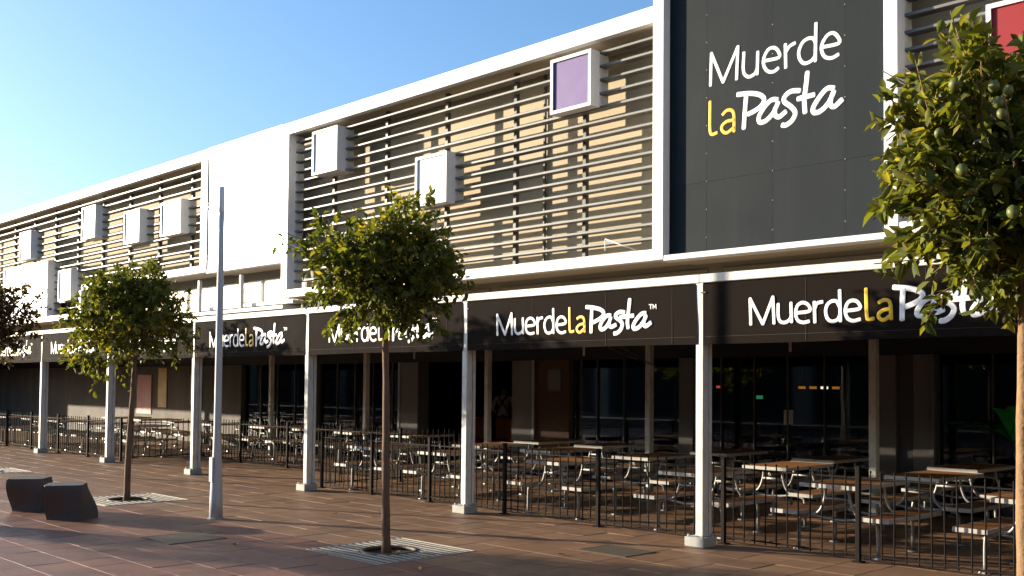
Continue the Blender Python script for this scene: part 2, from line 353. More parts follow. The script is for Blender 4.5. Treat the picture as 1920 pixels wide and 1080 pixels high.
# ------------------------------------------------------------------ slatted screens
slat_z = [5.74 - 0.168 * k for k in range(15)]
def screen(name, x0, x1, z0, label, colL, colR, mull, slat_x0=None, slat_top=15, step=None):
    s = thing(name, ((x0 + x1) / 2, YF, z0), label, 'slatted screen', 'slatted facade screens')
    nf = max(1, round((x1 - x0) / 2.7))
    for k in range(nf):
        a = x0 + (x1 - x0) * k / nf; b = x0 + (x1 - x0) * (k + 1) / nf
        box('fascia', a + .0025, b - .0025, YF + random.uniform(0, .003), YF + .10, ZFAS, ZTOP, WHITE, s)
    box('soffit', x0, x1, YF + .10, YW - .003, ZFAS + .001, ZFAS + .05, SOFFIT, s, 0)
    segs = step or [(x0, x1, z0)]
    for a, b, zz in segs:
        box('sill', a, b, YF, YF + .12, zz, zz + .13, WHITE, s)
        box('under_soffit', a, b, YF + .121, YW - .014, zz + .001, zz + .05, SOFFIT, s, 0)
    if colL: box('column', x0 - .0, x0 + colL, YF - .004, YF + .30, min(q[2] for q in segs[:1]), ZFAS, WHITE, s)
    if colR: box('column', x1 - colR, x1, YF - .004, YF + .30, segs[-1][2], ZFAS, WHITE, s)
    a, b = x0 + colL, x1 - colR
    for zz in slat_z:
        for (sa, sb, sz) in segs:
            u, v_ = max(a, sa), min(b, sb)
            if zz > sz + .15 and v_ > u: box('slat', u, v_, YF + .135, YF + .255, zz - .03, zz, SLAT, s, 0.003)
    for x in mull:
        zz = next((q[2] for q in segs if q[0] <= x <= q[1]), z0)
        box('mullion', x - .03, x + .03, YF + .257, YF + .317, zz + .13, ZFAS, MULL, s)
        for sz in slat_z:
            pass
    return s
s2 = screen('slatted_screen', -15.18, -7.16, 3.09, 'middle slatted screen with the purple box sign, left of the charcoal sign panel', .185, .15, [-14.05, -12.65, -11.24, -9.83, -8.59])
box('downpipe', -9.62, -9.585, YW - .05, YW - .015, 3.14, 5.84, MULL, s2)
s1 = screen('slatted_screen', -4.40 - .14, 3.0, 3.09, 'right slatted screen with the red box sign, behind the big citrus tree', .14, .1, [-3.2, -1.95, -.7, .55, 1.8])
s3 = screen('slatted_screen', -46, -17.78, 3.72, 'far left slatted screen with several pale box signs along it', .2, .25, [-18.9, -20.3, -21.7, -23.1, -24.5, -25.9, -27.3, -28.7, -30.1, -31.5, -33, -35, -37],
            step=[(-46, -23.6, 3.09), (-23.6, -17.78, 3.72)])
box('step_column', -23.72, -23.6, YF - .002, YF + .30, 3.22, 3.72, WHITE, s3)
# little cable stays standing on the sill
for x in (-11.1, -8.0):
    link('stay_hook', tubem([[(x, YF - .02, 3.26), (x, YF - .02, 3.40)], [(x, YF - .02, 3.40), (x + .45, YF + .02, 3.225)]], .007, WHITE, 5), s2)

# ------------------------------------------------------------------ glossy bay panel that catches the sun
bay = thing('bay_sign_panel', (-16.5, YF, 3.7), 'blank glossy pale panel bay blazing with the reflected sun, between two slatted screens', 'sign panel')
for k in range(3):
    a = -17.76 + k * .858; box('panel_sheet', a, a + .852, YF + .02, YF + .04, 3.76, 5.84, MIRROR, bay, 0.003)
box('sill', -17.77, -15.19, YF - .004, YF + .12, 3.69, 3.757, WHITE, bay); box('under_soffit', -17.77, -15.19, YF + .121, YW - .025, 3.70, 3.75, SOFFIT, bay, 0)
box('fascia', -17.779, -15.181, YF - .003, YF + .10, ZFAS + .002, ZTOP + .01, WHITE, bay)
box('backing', -17.77, -15.19, YF + .05, YF + .10, 3.76, 5.84, MULL, bay, 0)

# ------------------------------------------------------------------ lettering strokes (metres on the sign plane)
BANNER_STROKES={
 'M':[[(0.524,0.182),(0.516,0.443),(0.663,0.182),(0.778,0.447),(0.79,0.183)]],
 'u':[[(0.835,0.374),(0.837,0.248),(0.862,0.2),(0.911,0.189),(0.96,0.213),(0.977,0.243)],[(0.976,0.378),(0.983,0.189)]],
 'e':[[(1.03,0.276),(1.174,0.289),(1.16,0.349),(1.103,0.373),(1.047,0.347),(1.026,0.276),(1.048,0.207),(1.106,0.182),(1.171,0.191)]],
 'r':[[(1.231,0.178),(1.225,0.374)],[(1.228,0.304),(1.255,0.357),(1.313,0.37)]],
 'd':[[(1.486,0.315),(1.454,0.367),(1.404,0.37),(1.36,0.338),(1.343,0.277),(1.363,0.208),(1.41,0.18),(1.462,0.194),(1.487,0.23)],[(1.487,0.469),(1.494,0.178)]],
 'e2':[[(1.547,0.273),(1.685,0.289),(1.666,0.35),(1.612,0.367),(1.563,0.342),(1.543,0.273),(1.564,0.206),(1.622,0.177),(1.69,0.19)]],
 'l':[[(1.746,0.468),(1.754,0.221),(1.775,0.187),(1.821,0.192)]],
 'a':[[(1.87,0.335),(1.915,0.354),(1.963,0.344),(1.981,0.296),(1.986,0.178)],[(1.979,0.272),(1.912,0.263),(1.869,0.229),(1.877,0.19),(1.921,0.175),(1.98,0.213)]],
 'P':[[(2.011,0.465),(2.134,0.449),(2.23,0.423),(2.276,0.386),(2.25,0.338),(2.17,0.3),(2.116,0.282)],[(2.099,0.44),(2.091,0.309),(2.088,0.169)]],
 'a2':[[(2.379,0.351),(2.326,0.349),(2.269,0.308),(2.224,0.237),(2.24,0.199),(2.297,0.211),(2.355,0.27),(2.382,0.329)],[(2.364,0.287),(2.361,0.244),(2.394,0.222),(2.458,0.243)]],
 's':[[(2.58,0.378),(2.512,0.384),(2.457,0.358),(2.457,0.326),(2.517,0.289),(2.55,0.246),(2.528,0.189),(2.477,0.151),(2.432,0.145)]],
 't':[[(2.654,0.519),(2.637,0.387),(2.623,0.271),(2.634,0.2)],[(2.522,0.326),(2.71,0.335)]],
 'a3':[[(2.88,0.356),(2.82,0.348),(2.753,0.294),(2.705,0.223),(2.721,0.189),(2.782,0.203),(2.846,0.259),(2.884,0.328)],[(2.856,0.276),(2.856,0.229),(2.888,0.214),(2.951,0.248)]],
 'T':[[(2.922,0.446),(2.966,0.447)],[(2.945,0.446),(2.947,0.398)]],
 'm':[[(2.977,0.399),(2.976,0.446),(2.997,0.412),(3.018,0.447),(3.022,0.397)]],
}
SIGN_STROKES={
 'M':[[(-6.596,4.981),(-6.584,5.341),(-6.43,4.985),(-6.239,5.338),(-6.256,4.98)]],
 'u':[[(-6.166,5.254),(-6.173,5.082),(-6.155,5.014),(-6.1,4.976),(-6.035,4.993),(-6.0,5.038)],[(-5.993,5.222),(-6.0,4.981)]],
 'e':[[(-5.924,5.107),(-5.74,5.106),(-5.752,5.182),(-5.807,5.225),(-5.874,5.211),(-5.922,5.132),(-5.919,5.057),(-5.874,4.99),(-5.803,4.969),(-5.745,4.995)]],
 'r':[[(-5.659,4.979),(-5.663,5.227)],[(-5.66,5.139),(-5.615,5.192),(-5.548,5.214)]],
 'd':[[(-5.315,5.16),(-5.343,5.212),(-5.399,5.225),(-5.464,5.198),(-5.506,5.118),(-5.497,5.037),(-5.447,4.979),(-5.37,4.985),(-5.317,5.033)],[(-5.312,5.361),(-5.32,4.974)]],
 'e2':[[(-5.248,5.099),(-5.062,5.098),(-5.075,5.171),(-5.129,5.218),(-5.193,5.202),(-5.245,5.129),(-5.246,5.052),(-5.205,4.988),(-5.132,4.966),(-5.065,4.987)]],
 'l':[[(-6.601,4.805),(-6.602,4.513),(-6.58,4.437),(-6.507,4.443)]],
 'a':[[(-6.436,4.629),(-6.383,4.664),(-6.322,4.656),(-6.291,4.595),(-6.29,4.418)],[(-6.291,4.545),(-6.382,4.543),(-6.443,4.505),(-6.439,4.453),(-6.382,4.419),(-6.294,4.46)]],
 'P':[[(-6.245,4.812),(-6.097,4.796),(-5.978,4.761),(-5.917,4.705),(-5.941,4.641),(-6.028,4.596),(-6.11,4.575)],[(-6.134,4.789),(-6.153,4.592),(-6.165,4.43)]],
 'a2':[[(-5.755,4.664),(-5.827,4.672),(-5.91,4.615),(-5.978,4.524),(-5.967,4.463),(-5.894,4.465),(-5.803,4.535),(-5.748,4.634)],[(-5.781,4.582),(-5.784,4.512),(-5.735,4.477),(-5.657,4.518)]],
 's':[[(-5.494,4.707),(-5.599,4.718),(-5.67,4.677),(-5.673,4.625),(-5.593,4.555),(-5.548,4.486),(-5.583,4.415),(-5.651,4.378),(-5.7,4.384)]],
 't':[[(-5.409,4.879),(-5.425,4.743),(-5.444,4.604),(-5.436,4.467)],[(-5.516,4.624),(-5.332,4.632)]],
 'a3':[[(-5.115,4.658),(-5.191,4.665),(-5.276,4.594),(-5.344,4.5),(-5.332,4.449),(-5.258,4.453),(-5.17,4.523),(-5.115,4.624)],[(-5.148,4.561),(-5.152,4.497),(-5.107,4.469),(-5.026,4.523)]],
}
SCRIPT = ('P', 'a2', 's', 't', 'a3')
def letter_mesh(key, strokes, w_sans, w_script):
    """rounded flat strokes standing proud of the sign, with rounded ends."""
    w = {'T': .010, 'm': .009}.get(key, (w_script if key in SCRIPT else w_sans)) / 1.0
    V, Fs = [], []
    for si, s in enumerate(strokes):
        pts = [(x, -0.0015 * si, z) for x, z in s]
        P = [Vector(p) for p in pts] if key in ('M', 'm', 'T') else spline(pts, 5)
        if key in ('M', 'm'):       # straight legs, each its own bar
            runs = [[P[i], P[i + 1]] for i in range(len(P) - 1)]
        else: runs = [P]
        for ri, q in enumerate(runs):
            q = [p + Vector((0, -.001 * ri, 0)) for p in q]
            d0 = (q[0] - q[1]).normalized(); d1 = (q[-1] - q[-2]).normalized()
            q = [q[0] + d0 * w * .28] + q + [q[-1] + d1 * w * .28]
            rr = [w * .32] + [w * .5] * (len(q) - 2) + [w * .32]
            v, f = tube_geo(q, rr, 10, flat=0.07, flat_axis=(0, -1, 0)); o = len(V); V += v; Fs += [tuple(i + o for i in t) for t in f]
    return raw(V, Fs, LYELL if key in ('l', 'a') else LWHITE, True)

# ------------------------------------------------------------------ big charcoal sign panel
sign = thing('sign_panel', (-5.8, YF, 3.09), 'tall charcoal sign panel reading Muerde la Pasta in white and yellow letters', 'sign')
xs = [-7.155, -6.645, -5.815, -4.998, -4.55]; zs = [3.14, 3.92, 7.2]
for a, b in zip(xs, xs[1:]):
    for c, d in zip(zs, zs[1:]):
        o = box('sign_sheet', a + .001, b - .001, YF + .11, YF + .122, c + .001, d - .001, SHEET, sign, 0)
        o.rotation_euler = (random.gauss(0, .0005), 0, random.gauss(0, .0015))
box('backing', -7.15, -4.55, YF + .15, YF + .2, 3.14, 7.2, MULL, sign, 0)
box('frame_column', -7.312, -7.158, YF - .006, YF + .30, 3.092, 7.3, WHITE, sign); box('frame_column', -4.542, -4.402, YF - .006, YF + .30, 3.092, 7.3, WHITE, sign)
box('frame_sill', -7.156, -4.544, YF, YF + .20, 3.075, 3.137, WHITE, sign); box('under_soffit', -7.156, -4.544, YF + .2, YW - .014, 3.078, 3.12, SOFFIT, sign, 0)
box('frame_top', -7.156, -4.544, YF, YF + .20, 7.2, 7.3, WHITE, sign)
for x in (-6.645, -5.815, -4.998):
    link('rivets', boxes_mesh([(x - .004, x + .004, YF + .104, YF + .1085, z, z + .008) for z in np.arange(3.3, 7.0, .31)], RIM), sign)
for k, s in SIGN_STROKES.items():
    me = letter_mesh(k, s, .039, .056); link('letter', me, sign, (0, YF + .108, 0))

# ------------------------------------------------------------------ protruding box signs
def box_sign(x0, x1, z0, z1, face, label, name='box_sign'):
    t = thing(name, ((x0 + x1) / 2, YF, z0), label, 'box sign', 'box signs on the slatted screens')
    y0 = YF - .03
    link('case', boxes_mesh([(x0, x1, y0 + .02, YF + .30, z0, z0 + .03), (x0, x1, y0 + .02, YF + .30, z1 - .03, z1), (x0, x0 + .03, y0 + .02, YF + .30, z0 + .03, z1 - .03), (x1 - .03, x1, y0 + .02, YF + .30, z0 + .03, z1 - .03), (x0 + .03, x1 - .03, YF + .26, YF + .30, z0 + .03, z1 - .03)], WHITE), t)
    b = .042
    link('front_frame', boxes_mesh([(x0, x1, y0, y0 + .02, z0, z0 + b), (x0, x1, y0, y0 + .02, z1 - b, z1), (x0, x0 + b, y0, y0 + .02, z0 + b, z1 - b), (x1 - b, x1, y0, y0 + .02, z0 + b, z1 - b)], WHITE), t)
    box('face_panel', x0 + b - .005, x1 - b + .005, y0 + .024, y0 + .034, z0 + b - .005, z1 - b + .005, face, t, 0)
    return t
box_sign(-8.914, -8.238, 5.05, 5.742, PURPLE, 'purple faced box sign in white frame on the middle slatted screen')
box_sign(-14.26, -13.555, 5.03, 5.74, PALE, 'pale box sign at the top left of the middle slatted screen')
box_sign(-11.59, -10.90, 4.20, 4.915, PALE, 'pale box sign poking out above the crown of the middle citrus tree')
box_sign(-3.58, -2.88, 4.37, 5.062, RED, 'red faced box sign in white frame above the right citrus tree')
box_sign(-23.60, -22.85, 4.86, 5.59, PALE, 'pale box sign, second from left in the top row of the far screen')
box_sign(-21.36, -20.61, 4.55, 5.245, PALE, 'pale box sign above the left citrus tree crown, second from the lamp post')
box_sign(-19.65, -18.79, 4.55, 5.225, PALE, 'pale box sign of the far screen, nearest to the lamp post')
box_sign(-27.51, -26.75, 4.71, 5.415, PALE, 'pale box sign at the extreme left of the far screen')
box_sign(-28.6, -25.57, 3.23, 4.57, PALE, 'large low white box sign behind the far left tree')
box_sign(-24.90, -24.15, 3.54, 4.255, PALE, 'small pale box sign beside the large white one, low on the far screen')

# ------------------------------------------------------------------ awning frame with banners
awn = thing('pergola', (PX[1], 9.0, 0), 'cream steel awning frame of square posts and one long beam along the terrace', 'pergola')
xa, xb = PX[-1] - 4, PX[0] + .05
edges = [xa] + PX[::-1]
for a, b in zip(edges, edges[1:]):
    box('beam', a + .001, b - .001, 8.935, 9.055, 2.742, 2.832, PAINT, awn, 0.006)
for k, x in enumerate(PX):
    if x > -4: continue
    p = box('post', x - .047, x + .047, 8.945, 9.045, 0.10, 2.741, PAINT, awn, 0.006)
    box('pedestal', x - .135, x + .105, 8.875, 9.105, 0.0, 0.10, PED, p, 0.006)
    for dx, dy in ((-.10, -.09), (.075, -.09), (-.10, .085), (.075, .085)):
        box('bolt', x + dx - .012, x + dx + .012, 8.99 + dy - .012, 8.99 + dy + .012, .1002, .125, RIM, p, 0.004)
    box('guide_channel', x + .01, x + .052, 9.056, 9.10, 0.03, 2.70, PAINT, p, 0.004)
    box('bracket', x + .02, x + .09, 8.925, 8.943, 2.63, 2.645, MULL, p, 0.003)
    if k < 8:
        q = box('inner_post', x - .05, x + .05, 12.75, 12.85, 0, 2.30, PAINT, awn, 0.006); box('capital', x - .075, x + .075, 12.725, 12.875, 2.301, 2.36, PAINT, q)
        box('rafter', x - .035, x + .035, 9.06, 13.9, 2.63, 2.742, DARK, awn)
for x in (-8.35, -5.55, -11.6):
    box('hanging_tab', x - .015, x + .015, 9.35, 9.36, 2.02, 2.15, RIM, awn, 0.002)
pts = []
for a, b, sag in (((-8.9, 9.2, 2.7), (-9.9, 12.76, 1.98), .12), ((-8.7, 9.2, 2.7), (-9.9, 12.76, 1.97), .05)):
    pts.append([Vector(a).lerp(Vector(b), t / 10) - Vector((0, 0, sag * math.sin(math.pi * t / 10))) for t in range(11)])
link('cable', tubem(pts, .006, PANEL, 5), awn)

def banner_mesh(L, H, seed):
    r = random.Random(seed); nx, nz = 44, 10; V, Fs = [], []
    ph = [r.uniform(0, 6) for _ in range(5)]
    for j in range(nz + 1):
        for i in range(nx + 1):
            u, t = i / nx, j / nz
            y = .0016 * math.sin(9 * u + ph[0]) * (1 - t) + .0010 * math.sin(23 * u + 5 * t + ph[1]) + .0006 * math.sin(47 * u - 9 * t + ph[2]) + .010 * min(1, 4 * (1 - u)) * math.exp(-((u - .98) / .05) ** 2) * math.sin(3 * t + ph[3])
            z = t * H + .004 * math.sin(7 * u + ph[4]) * (1 - t); x = u * L + (.012 * math.sin(3.1 * t + ph[3]) if i in (0, nx) else 0)
            V.append((x, y, z))
    for j in range(nz):
        for i in range(nx): a = j * (nx + 1) + i; Fs.append((a, a + 1, a + nx + 2, a + nx + 1))
    n = len(V); V += [(x, y + .004, z) for x, y, z in V]; Fs += [tuple(n + q for q in reversed(f)) for f in Fs]
    me = raw(V, Fs, FABRIC, True); return me
letters = {k: letter_mesh(k, s, .036, .051) for k, s in BANNER_STROKES.items()}
where = {0: 'at the right, half hidden by the right citrus tree', 1: 'between the two nearest posts, fully readable', 2: 'behind the middle citrus tree',
         3: 'directly behind the lamp post', 4: 'hidden behind the left citrus tree crown', 5: 'left of the left citrus tree', 6: 'at the far left, next to the dark tree', 7: 'farthest left, at the edge of the photo'}
for i in range(8):
    xl = PX[i + 1] + .055; xr = PX[i] - .03
    b = thing('awning_banner', (xl, 8.938, 2.10), 'dark awning banner reading MuerdelaPasta ' + where[i], 'banner', 'lettered awning banners')
    link('fabric', banner_mesh(xr - xl, .625, i), b, (xl, 8.938, 2.10))
    link('hem_stitching', boxes_mesh([(.02, xr - xl - .02, -.0045, -.0030, .075, .079)] + [(sx, sx + .004, -.0045, -.0030, .01, .62) for sx in (1.18, 2.35) if sx < xr - xl] + [(xr - xl - .32, xr - xl - .316, -.0045, -.0030, .01, .62)], STITCH), b, (xl, 8.938, 2.10))
    for k, me in letters.items(): link('letter', me, b, (PX[i + 1] + .115 - .01, 8.9340, 2.10))

# ------------------------------------------------------------------ fences
def lathe_picket(h, r):
    V, Fs = [], []; prof = [(r, 0), (r, h - .035), (r * .6, h - .03), (r * 1.25, h - .018), (r * 1.1, h - .005), (r * .3, h)]
    seg = 6
    for rr, z in prof:
        for k in range(seg): V.append((rr * math.cos(k * math.pi / 3), rr * math.sin(k * math.pi / 3), z))
    for i in range(len(prof) - 1):
        for k in range(seg): Fs.append((i * seg + k, i * seg + (k + 1) % seg, (i + 1) * seg + (k + 1) % seg, (i + 1) * seg + k))
    Fs.append(tuple((len(prof) - 1) * seg + k for k in range(seg)))
    return raw(V, Fs, FENCE, True)
PICK = lathe_picket(.83, .0085)
def fence(xa, ya, xb, yb, label, posts=(True, True), hp=.90):
    d = Vector((xb - xa, yb - ya, 0)); L = d.length; ang = math.atan2(d.y, d.x); u = d / L
    f = thing('fence_panel', (xa, ya, 0), label, 'fence panel', 'picket fence panels', ang)
    def sub(name, me, x, z): 
        o = bpy.data.objects.new(name, me); col.objects.link(o); o.parent = f; o.location = (x, 0, z); return o
    for on, x in zip(posts, (0, L)):
        if on:
            p = sub('post', boxm(.045, .045, hp, FENCE, .004), x, hp / 2); q = bpy.data.objects.new('foot_plate', boxm(.10, .10, .012, FENCE, .003)); col.objects.link(q); q.parent = p; q.location = (0, 0, -hp / 2 + .006)
            q = bpy.data.objects.new('cap', boxm(.05, .05, .012, FENCE, .004)); col.objects.link(q); q.parent = p; q.location = (0, 0, hp / 2 + .0065)
    sub('rail', boxm(L - .05, .022, .016, FENCE, .003), L / 2, .80); sub('rail', boxm(L - .05, .022, .016, FENCE, .003), L / 2, .075)
    n = max(2, round(L / .122)); 
    for k in range(1, n): 
        o = sub('picket', PICK, L * k / n, .045); o.rotation_euler = (random.gauss(0, .006), random.gauss(0, .006), 0)
    return f
FY = 9.30
fx = [-1.7, -3.25, -4.79, -6.31, -8.06, -9.65, -11.30, -12.66, -13.98]
fl = ['picket fence panel at the right edge, behind the pale tree trunk', 'picket fence panel just left of the right tree trunk', 'picket fence panel directly right of the nearest awning post',
      'picket fence panel directly left of the nearest awning post', 'picket fence panel fourth from the right, under the first banner letters', 'picket fence panel right of the second awning post',
      'picket fence panel left of the second awning post', 'picket fence panel behind the trunk of the middle citrus tree', ]
for i in range(8): fence(fx[i + 1], FY + (.12 if i > 4 else 0), fx[i], FY + (.12 if i > 5 else 0) + (.0 if i != 4 else 0), fl[i], (True, i == 0))
fence(-13.98, FY + .14, -13.98, 11.0, 'picket fence panel running inward beside the third awning post', (False, True))
fence(-13.98, 11.0, -13.98, 12.7, 'dark picket fence panel running further inward behind the third awning post', (False, True))
bx_ = [-13.99, -15.8, -17.6, -19.4, -21.2]; bl = ['set back picket fence panel just left of the third awning post', 'set back picket fence panel right of the lamp post', 'set back picket fence panel behind the lamp post', 'set back picket fence panel between the left tree trunk and the fourth post']
for i in range(4): fence(bx_[i + 1], 11.05, bx_[i], 11.05, bl[i], (True, False))
fence(-21.2, FY, -21.2, 11.05, 'picket fence panel turning inward beside the fifth awning post', (True, False))
lx = [-21.2, -22.9, -24.6, -26.3, -28.0, -29.7, -31.4]
ll = ['picket fence panel immediately left of the fifth awning post', 'picket fence panel between the fifth and sixth awning posts', 'picket fence panel right beside the sixth awning post', 'picket fence panel left of the sixth awning post', 'picket fence panel near the left edge of the photo', 'picket fence panel at the very left edge of the photo']
for i in range(6): fence(lx[i + 1], FY, lx[i], FY, ll[i], (True, False))

# ------------------------------------------------------------------ picnic tables
def make_table():
    t = thing('picnic_table', (0, 0, 0), 'x', 'picnic table', 'picnic tables on the terrace')
    def sub(name, me, parent, loc=(0, 0, 0)):
        o = bpy.data.objects.new(name, me); col.objects.link(o); o.parent = parent; o.location = loc; return o
    def slab(name, wx, ly, z, th, n):
        p = sub(name, boxes_mesh([(-wx / 2 + .012 + (wx - .024) * k / n, -wx / 2 + .012 + (wx - .024) * (k + 1) / n - .004, -ly / 2 + .012, ly / 2 - .012, -th, 0) for k in range(n)], WOOD), t, (0, 0, z))
        sub('rim', boxes_mesh([(-wx / 2, wx / 2, -ly / 2, -ly / 2 + .012, -.038, .002), (-wx / 2, wx / 2, ly / 2 - .012, ly / 2, -.038, .002), (-wx / 2, -wx / 2 + .012, -ly / 2 + .012, ly / 2 - .012, -.038, .002), (wx / 2 - .012, wx / 2, -ly / 2 + .012, ly / 2 - .012, -.038, .002)], RIM), p)
        return p
    slab('tabletop', .62, 1.12, .70, .03, 6)
    for s in (-1, 1):
        b = slab('bench_seat', .31, 1.12, .41, .03, 3); b.location.x = s * .49
    for e in (-.36, .36):
        paths = [spline([(s * .13, e, .665), (s * .135, e, .56), (s * .19, e, .42), (s * .30, e, .365), (s * .60, e, .365)], 5) for s in (-1, 1)]
        paths.append([(-.14, e, .545), (.14, e, .545)]); paths.append(spline([(-.30, e, .365), (0, e, .335), (.30, e, .365)], 4))
        sub('frame', tubem(paths, .016, TUBE, 8), t)
        for s in (-1, 1):
            lg = sub('leg', tubem([spline([(s * .34, e, .355), (s * .40, e, .34), (s * .43, e, .29), (s * .435, e, .02)], 5)], .019, TUBE, 8), t)
            sub('foot_plate', raw([(s * .435 + .055 * math.cos(k * math.pi / 5), e + .055 * math.sin(k * math.pi / 5), .016) for k in range(10)] + [(s * .435 + .06 * math.cos(k * math.pi / 5), e + .06 * math.sin(k * math.pi / 5), .001) for k in range(10)], [tuple(range(10))] + [(k, 10 + k, 10 + (k + 1) % 10, (k + 1) % 10) for k in range(10)], TUBE), lg)
    return t
proto = make_table()
rows = [(9.98, [-3.30, -5.17, -6.98, -9.10, -11.27, -13.0], 'in the front row along the fence'),
        (11.52, [-3.2, -5.02, -6.86, -8.96, -10.75, -12.3], 'in the middle row'),
        (13.12, [-3.4, -5.24, -7.12, -8.8, -11.1, -12.5], 'in the back row near the glass')]
nth = ['rightmost', 'second from right', 'third from right', 'fourth from right', 'fifth from right', 'leftmost']
spots = []
for y, xsr, wh in rows:
    for k, x in enumerate(xsr): spots.append((x, y, 'brown topped picnic table, %s %s' % (nth[k], wh)))
far = [(-15.4, 12.6), (-17.0, 12.5), (-18.7, 12.6), (-20.3, 12.5), (-22.3, 10.2), (-24.1, 10.2), (-25.9, 10.2), (-27.7, 10.2), (-29.5, 10.2), (-22.3, 12.3), (-24.1, 12.3), (-25.9, 12.3), (-27.7, 12.3)]
fn = ['behind the set back fence, nearest to the third awning post', 'behind the set back fence, right of the lamp post', 'behind the set back fence, left of the lamp post', 'behind the set back fence, nearest to the left tree trunk',
      'of the far terrace front row, beside the fifth awning post', 'of the far terrace front row, second from the fifth post', 'of the far terrace front row, by the sixth awning post', 'of the far terrace front row, left of the sixth post', 'of the far terrace front row, at the left edge',
      'of the far terrace back row, beside the fifth awning post', 'of the far terrace back row, second from the fifth post', 'of the far terrace back row, by the sixth awning post', 'of the far terrace back row, at the left edge']
for (x, y), n in zip(far, fn): spots.append((x, y, 'shaded picnic table ' + n))
for i, (x, y, lab) in enumerate(spots):
    o = proto if i == 0 else copy_tree(proto)
    o.location = (x, y, 0); o.rotation_euler = (0, 0, random.gauss(0, .02)); o['label'] = lab

for o in [q for q in bpy.data.objects if q.name.startswith('picnic_table')]:
    if any(abs(o.location.x - a) < .05 and abs(o.location.y - b) < .05 for a, b in ((-11.1, 13.12), (-8.96, 11.52), (-6.86, 11.52))):
        n = bpy.data.objects.new('number_sixteen', tubem([[(-.02, 0, 0), (-.02, 0, .05)], spline([(.035, 0, .05), (.015, 0, .035), (.01, 0, .012), (.025, 0, 0), (.04, 0, .012), (.028, 0, .026), (.012, 0, .018)], 4)], .005, RIM, 5)); col.objects.link(n); n.parent = o; n.location = (.05, -.558, .60)

# ------------------------------------------------------------------ trees
LEAFM = leaf_mat('citrus_leaf', (0.055, 0.078, 0.018), (0.16, 0.18, 0.032), (0.36, 0.27, 0.035))
LEAFR = leaf_mat('ripe_citrus_leaf', (0.05, 0.072, 0.016), (0.19, 0.20, 0.036), (0.36, 0.31, 0.08))
def leaf_cloud(c, rx, rz, ntwig, nleaf, fill, size, seed, lobes, yellow=0.0):
    g = np.random.default_rng(seed)
    pos, axs, twigs = [], [], []
    cz = np.array(c)
    def bump(d):
        r = 1.0
        for (ld, amp, wd) in lobes: r = r + amp * np.exp(-((1 - d @ ld)) / wd)
        return r
    # clumps of twigs gathered round the branch ends, so the outline is uneven with gaps between
    ncl = 17; cents = []; tries = 0
    while len(cents) < ncl and tries < 600:
        tries += 1
        d = g.normal(size=3); d /= np.linalg.norm(d); p = d * g.uniform(.50, .80) * bump(d)
        if all(np.linalg.norm(p - q[0]) > .34 for q in cents): cents.append((p, g.uniform(.30, .46)))
    cents.append((np.zeros(3), .42))
    for t in range(ntwig):
        ci, cr_ = cents[t % len(cents)]
        d = g.normal(size=3); d /= np.linalg.norm(d)
        q = ci + d * cr_ * g.random() ** .4
        base = cz + q * np.array([rx, rx, rz])
        o_ = q / (np.linalg.norm(q) + 1e-6)
        out = o_ * .6 + d * .5 + g.normal(size=3) * .4 + np.array([0, 0, .2]); out /= np.linalg.norm(out)
        ln = g.uniform(.13, .30) * (rx / .85)
        if g.random() < .09: ln *= g.uniform(1.5, 2.1); out = out * .7 + np.array([0, 0, .5]) * g.random(); out /= np.linalg.norm(out)
        twigs.append((base - out * .06, base + out * ln * .5, base + out * ln))
        for k in range(nleaf):
            s = (k + g.random()) / nleaf
            p = base + out * ln * s + np.array([0, 0, -.05 * s * s]) + g.normal(size=3) * .012
            a = out * .55 + g.normal(size=3) * .75 + np.array([0, 0, -.25]); a /= np.linalg.norm(a)
            pos.append(p); axs.append(a)
    for k in range(fill):
        d = g.normal(size=3); d /= np.linalg.norm(d)
        pos.append(cz + d * np.array([rx, rx, rz]) * bump(d) * g.random() ** .6 * .70)
        a = d * .4 + g.normal(size=3); a /= np.linalg.norm(a); axs.append(a)
    pos = np.array(pos); axs = np.array(axs); n = len(pos)
    ref = g.normal(size=(n, 3)) * .6 + np.array([0, 0, 1.0]); side = np.cross(axs, ref); side /= np.linalg.norm(side, axis=1)[:, None]; nrm = np.cross(side, axs)
    L = size * np.clip(g.normal(.92, .24, n), .4, 1.5); W = L * g.uniform(.40, .56, n); fold = g.uniform(.04, .22, n) * L; curl = g.uniform(-.05, .25, n) * L
    prof = [(0, 0, 0), (.28, .42, 1), (.62, .46, 1), (1.0, 0, 0), (.62, -.46, 1), (.28, -.42, 1), (.48, 0, -.2)]
    V = np.zeros((n, 7, 3))
    for q, (a, b, h) in enumerate(prof):
        V[:, q] = pos + axs * (L * a)[:, None] + side * (W * b)[:, None] + nrm * (fold * h - curl * a * a)[:, None]
    tri = np.array([(0, 1, 6), (1, 2, 6), (2, 3, 6), (3, 4, 6), (4, 5, 6), (5, 0, 6)])
    F = (np.arange(n)[:, None, None] * 7 + tri[None]).reshape(-1, 3)
    tint = np.clip(g.beta(1.6, 2.6, n) + yellow * (g.random(n) < .05), 0, 1)
    cl = np.sin(pos @ g.normal(size=3) * 4 + g.random() * 6) * .12; tint = np.clip(tint + cl, 0, 1)
    return V.reshape(-1, 3), F, np.repeat(tint, 7), twigs
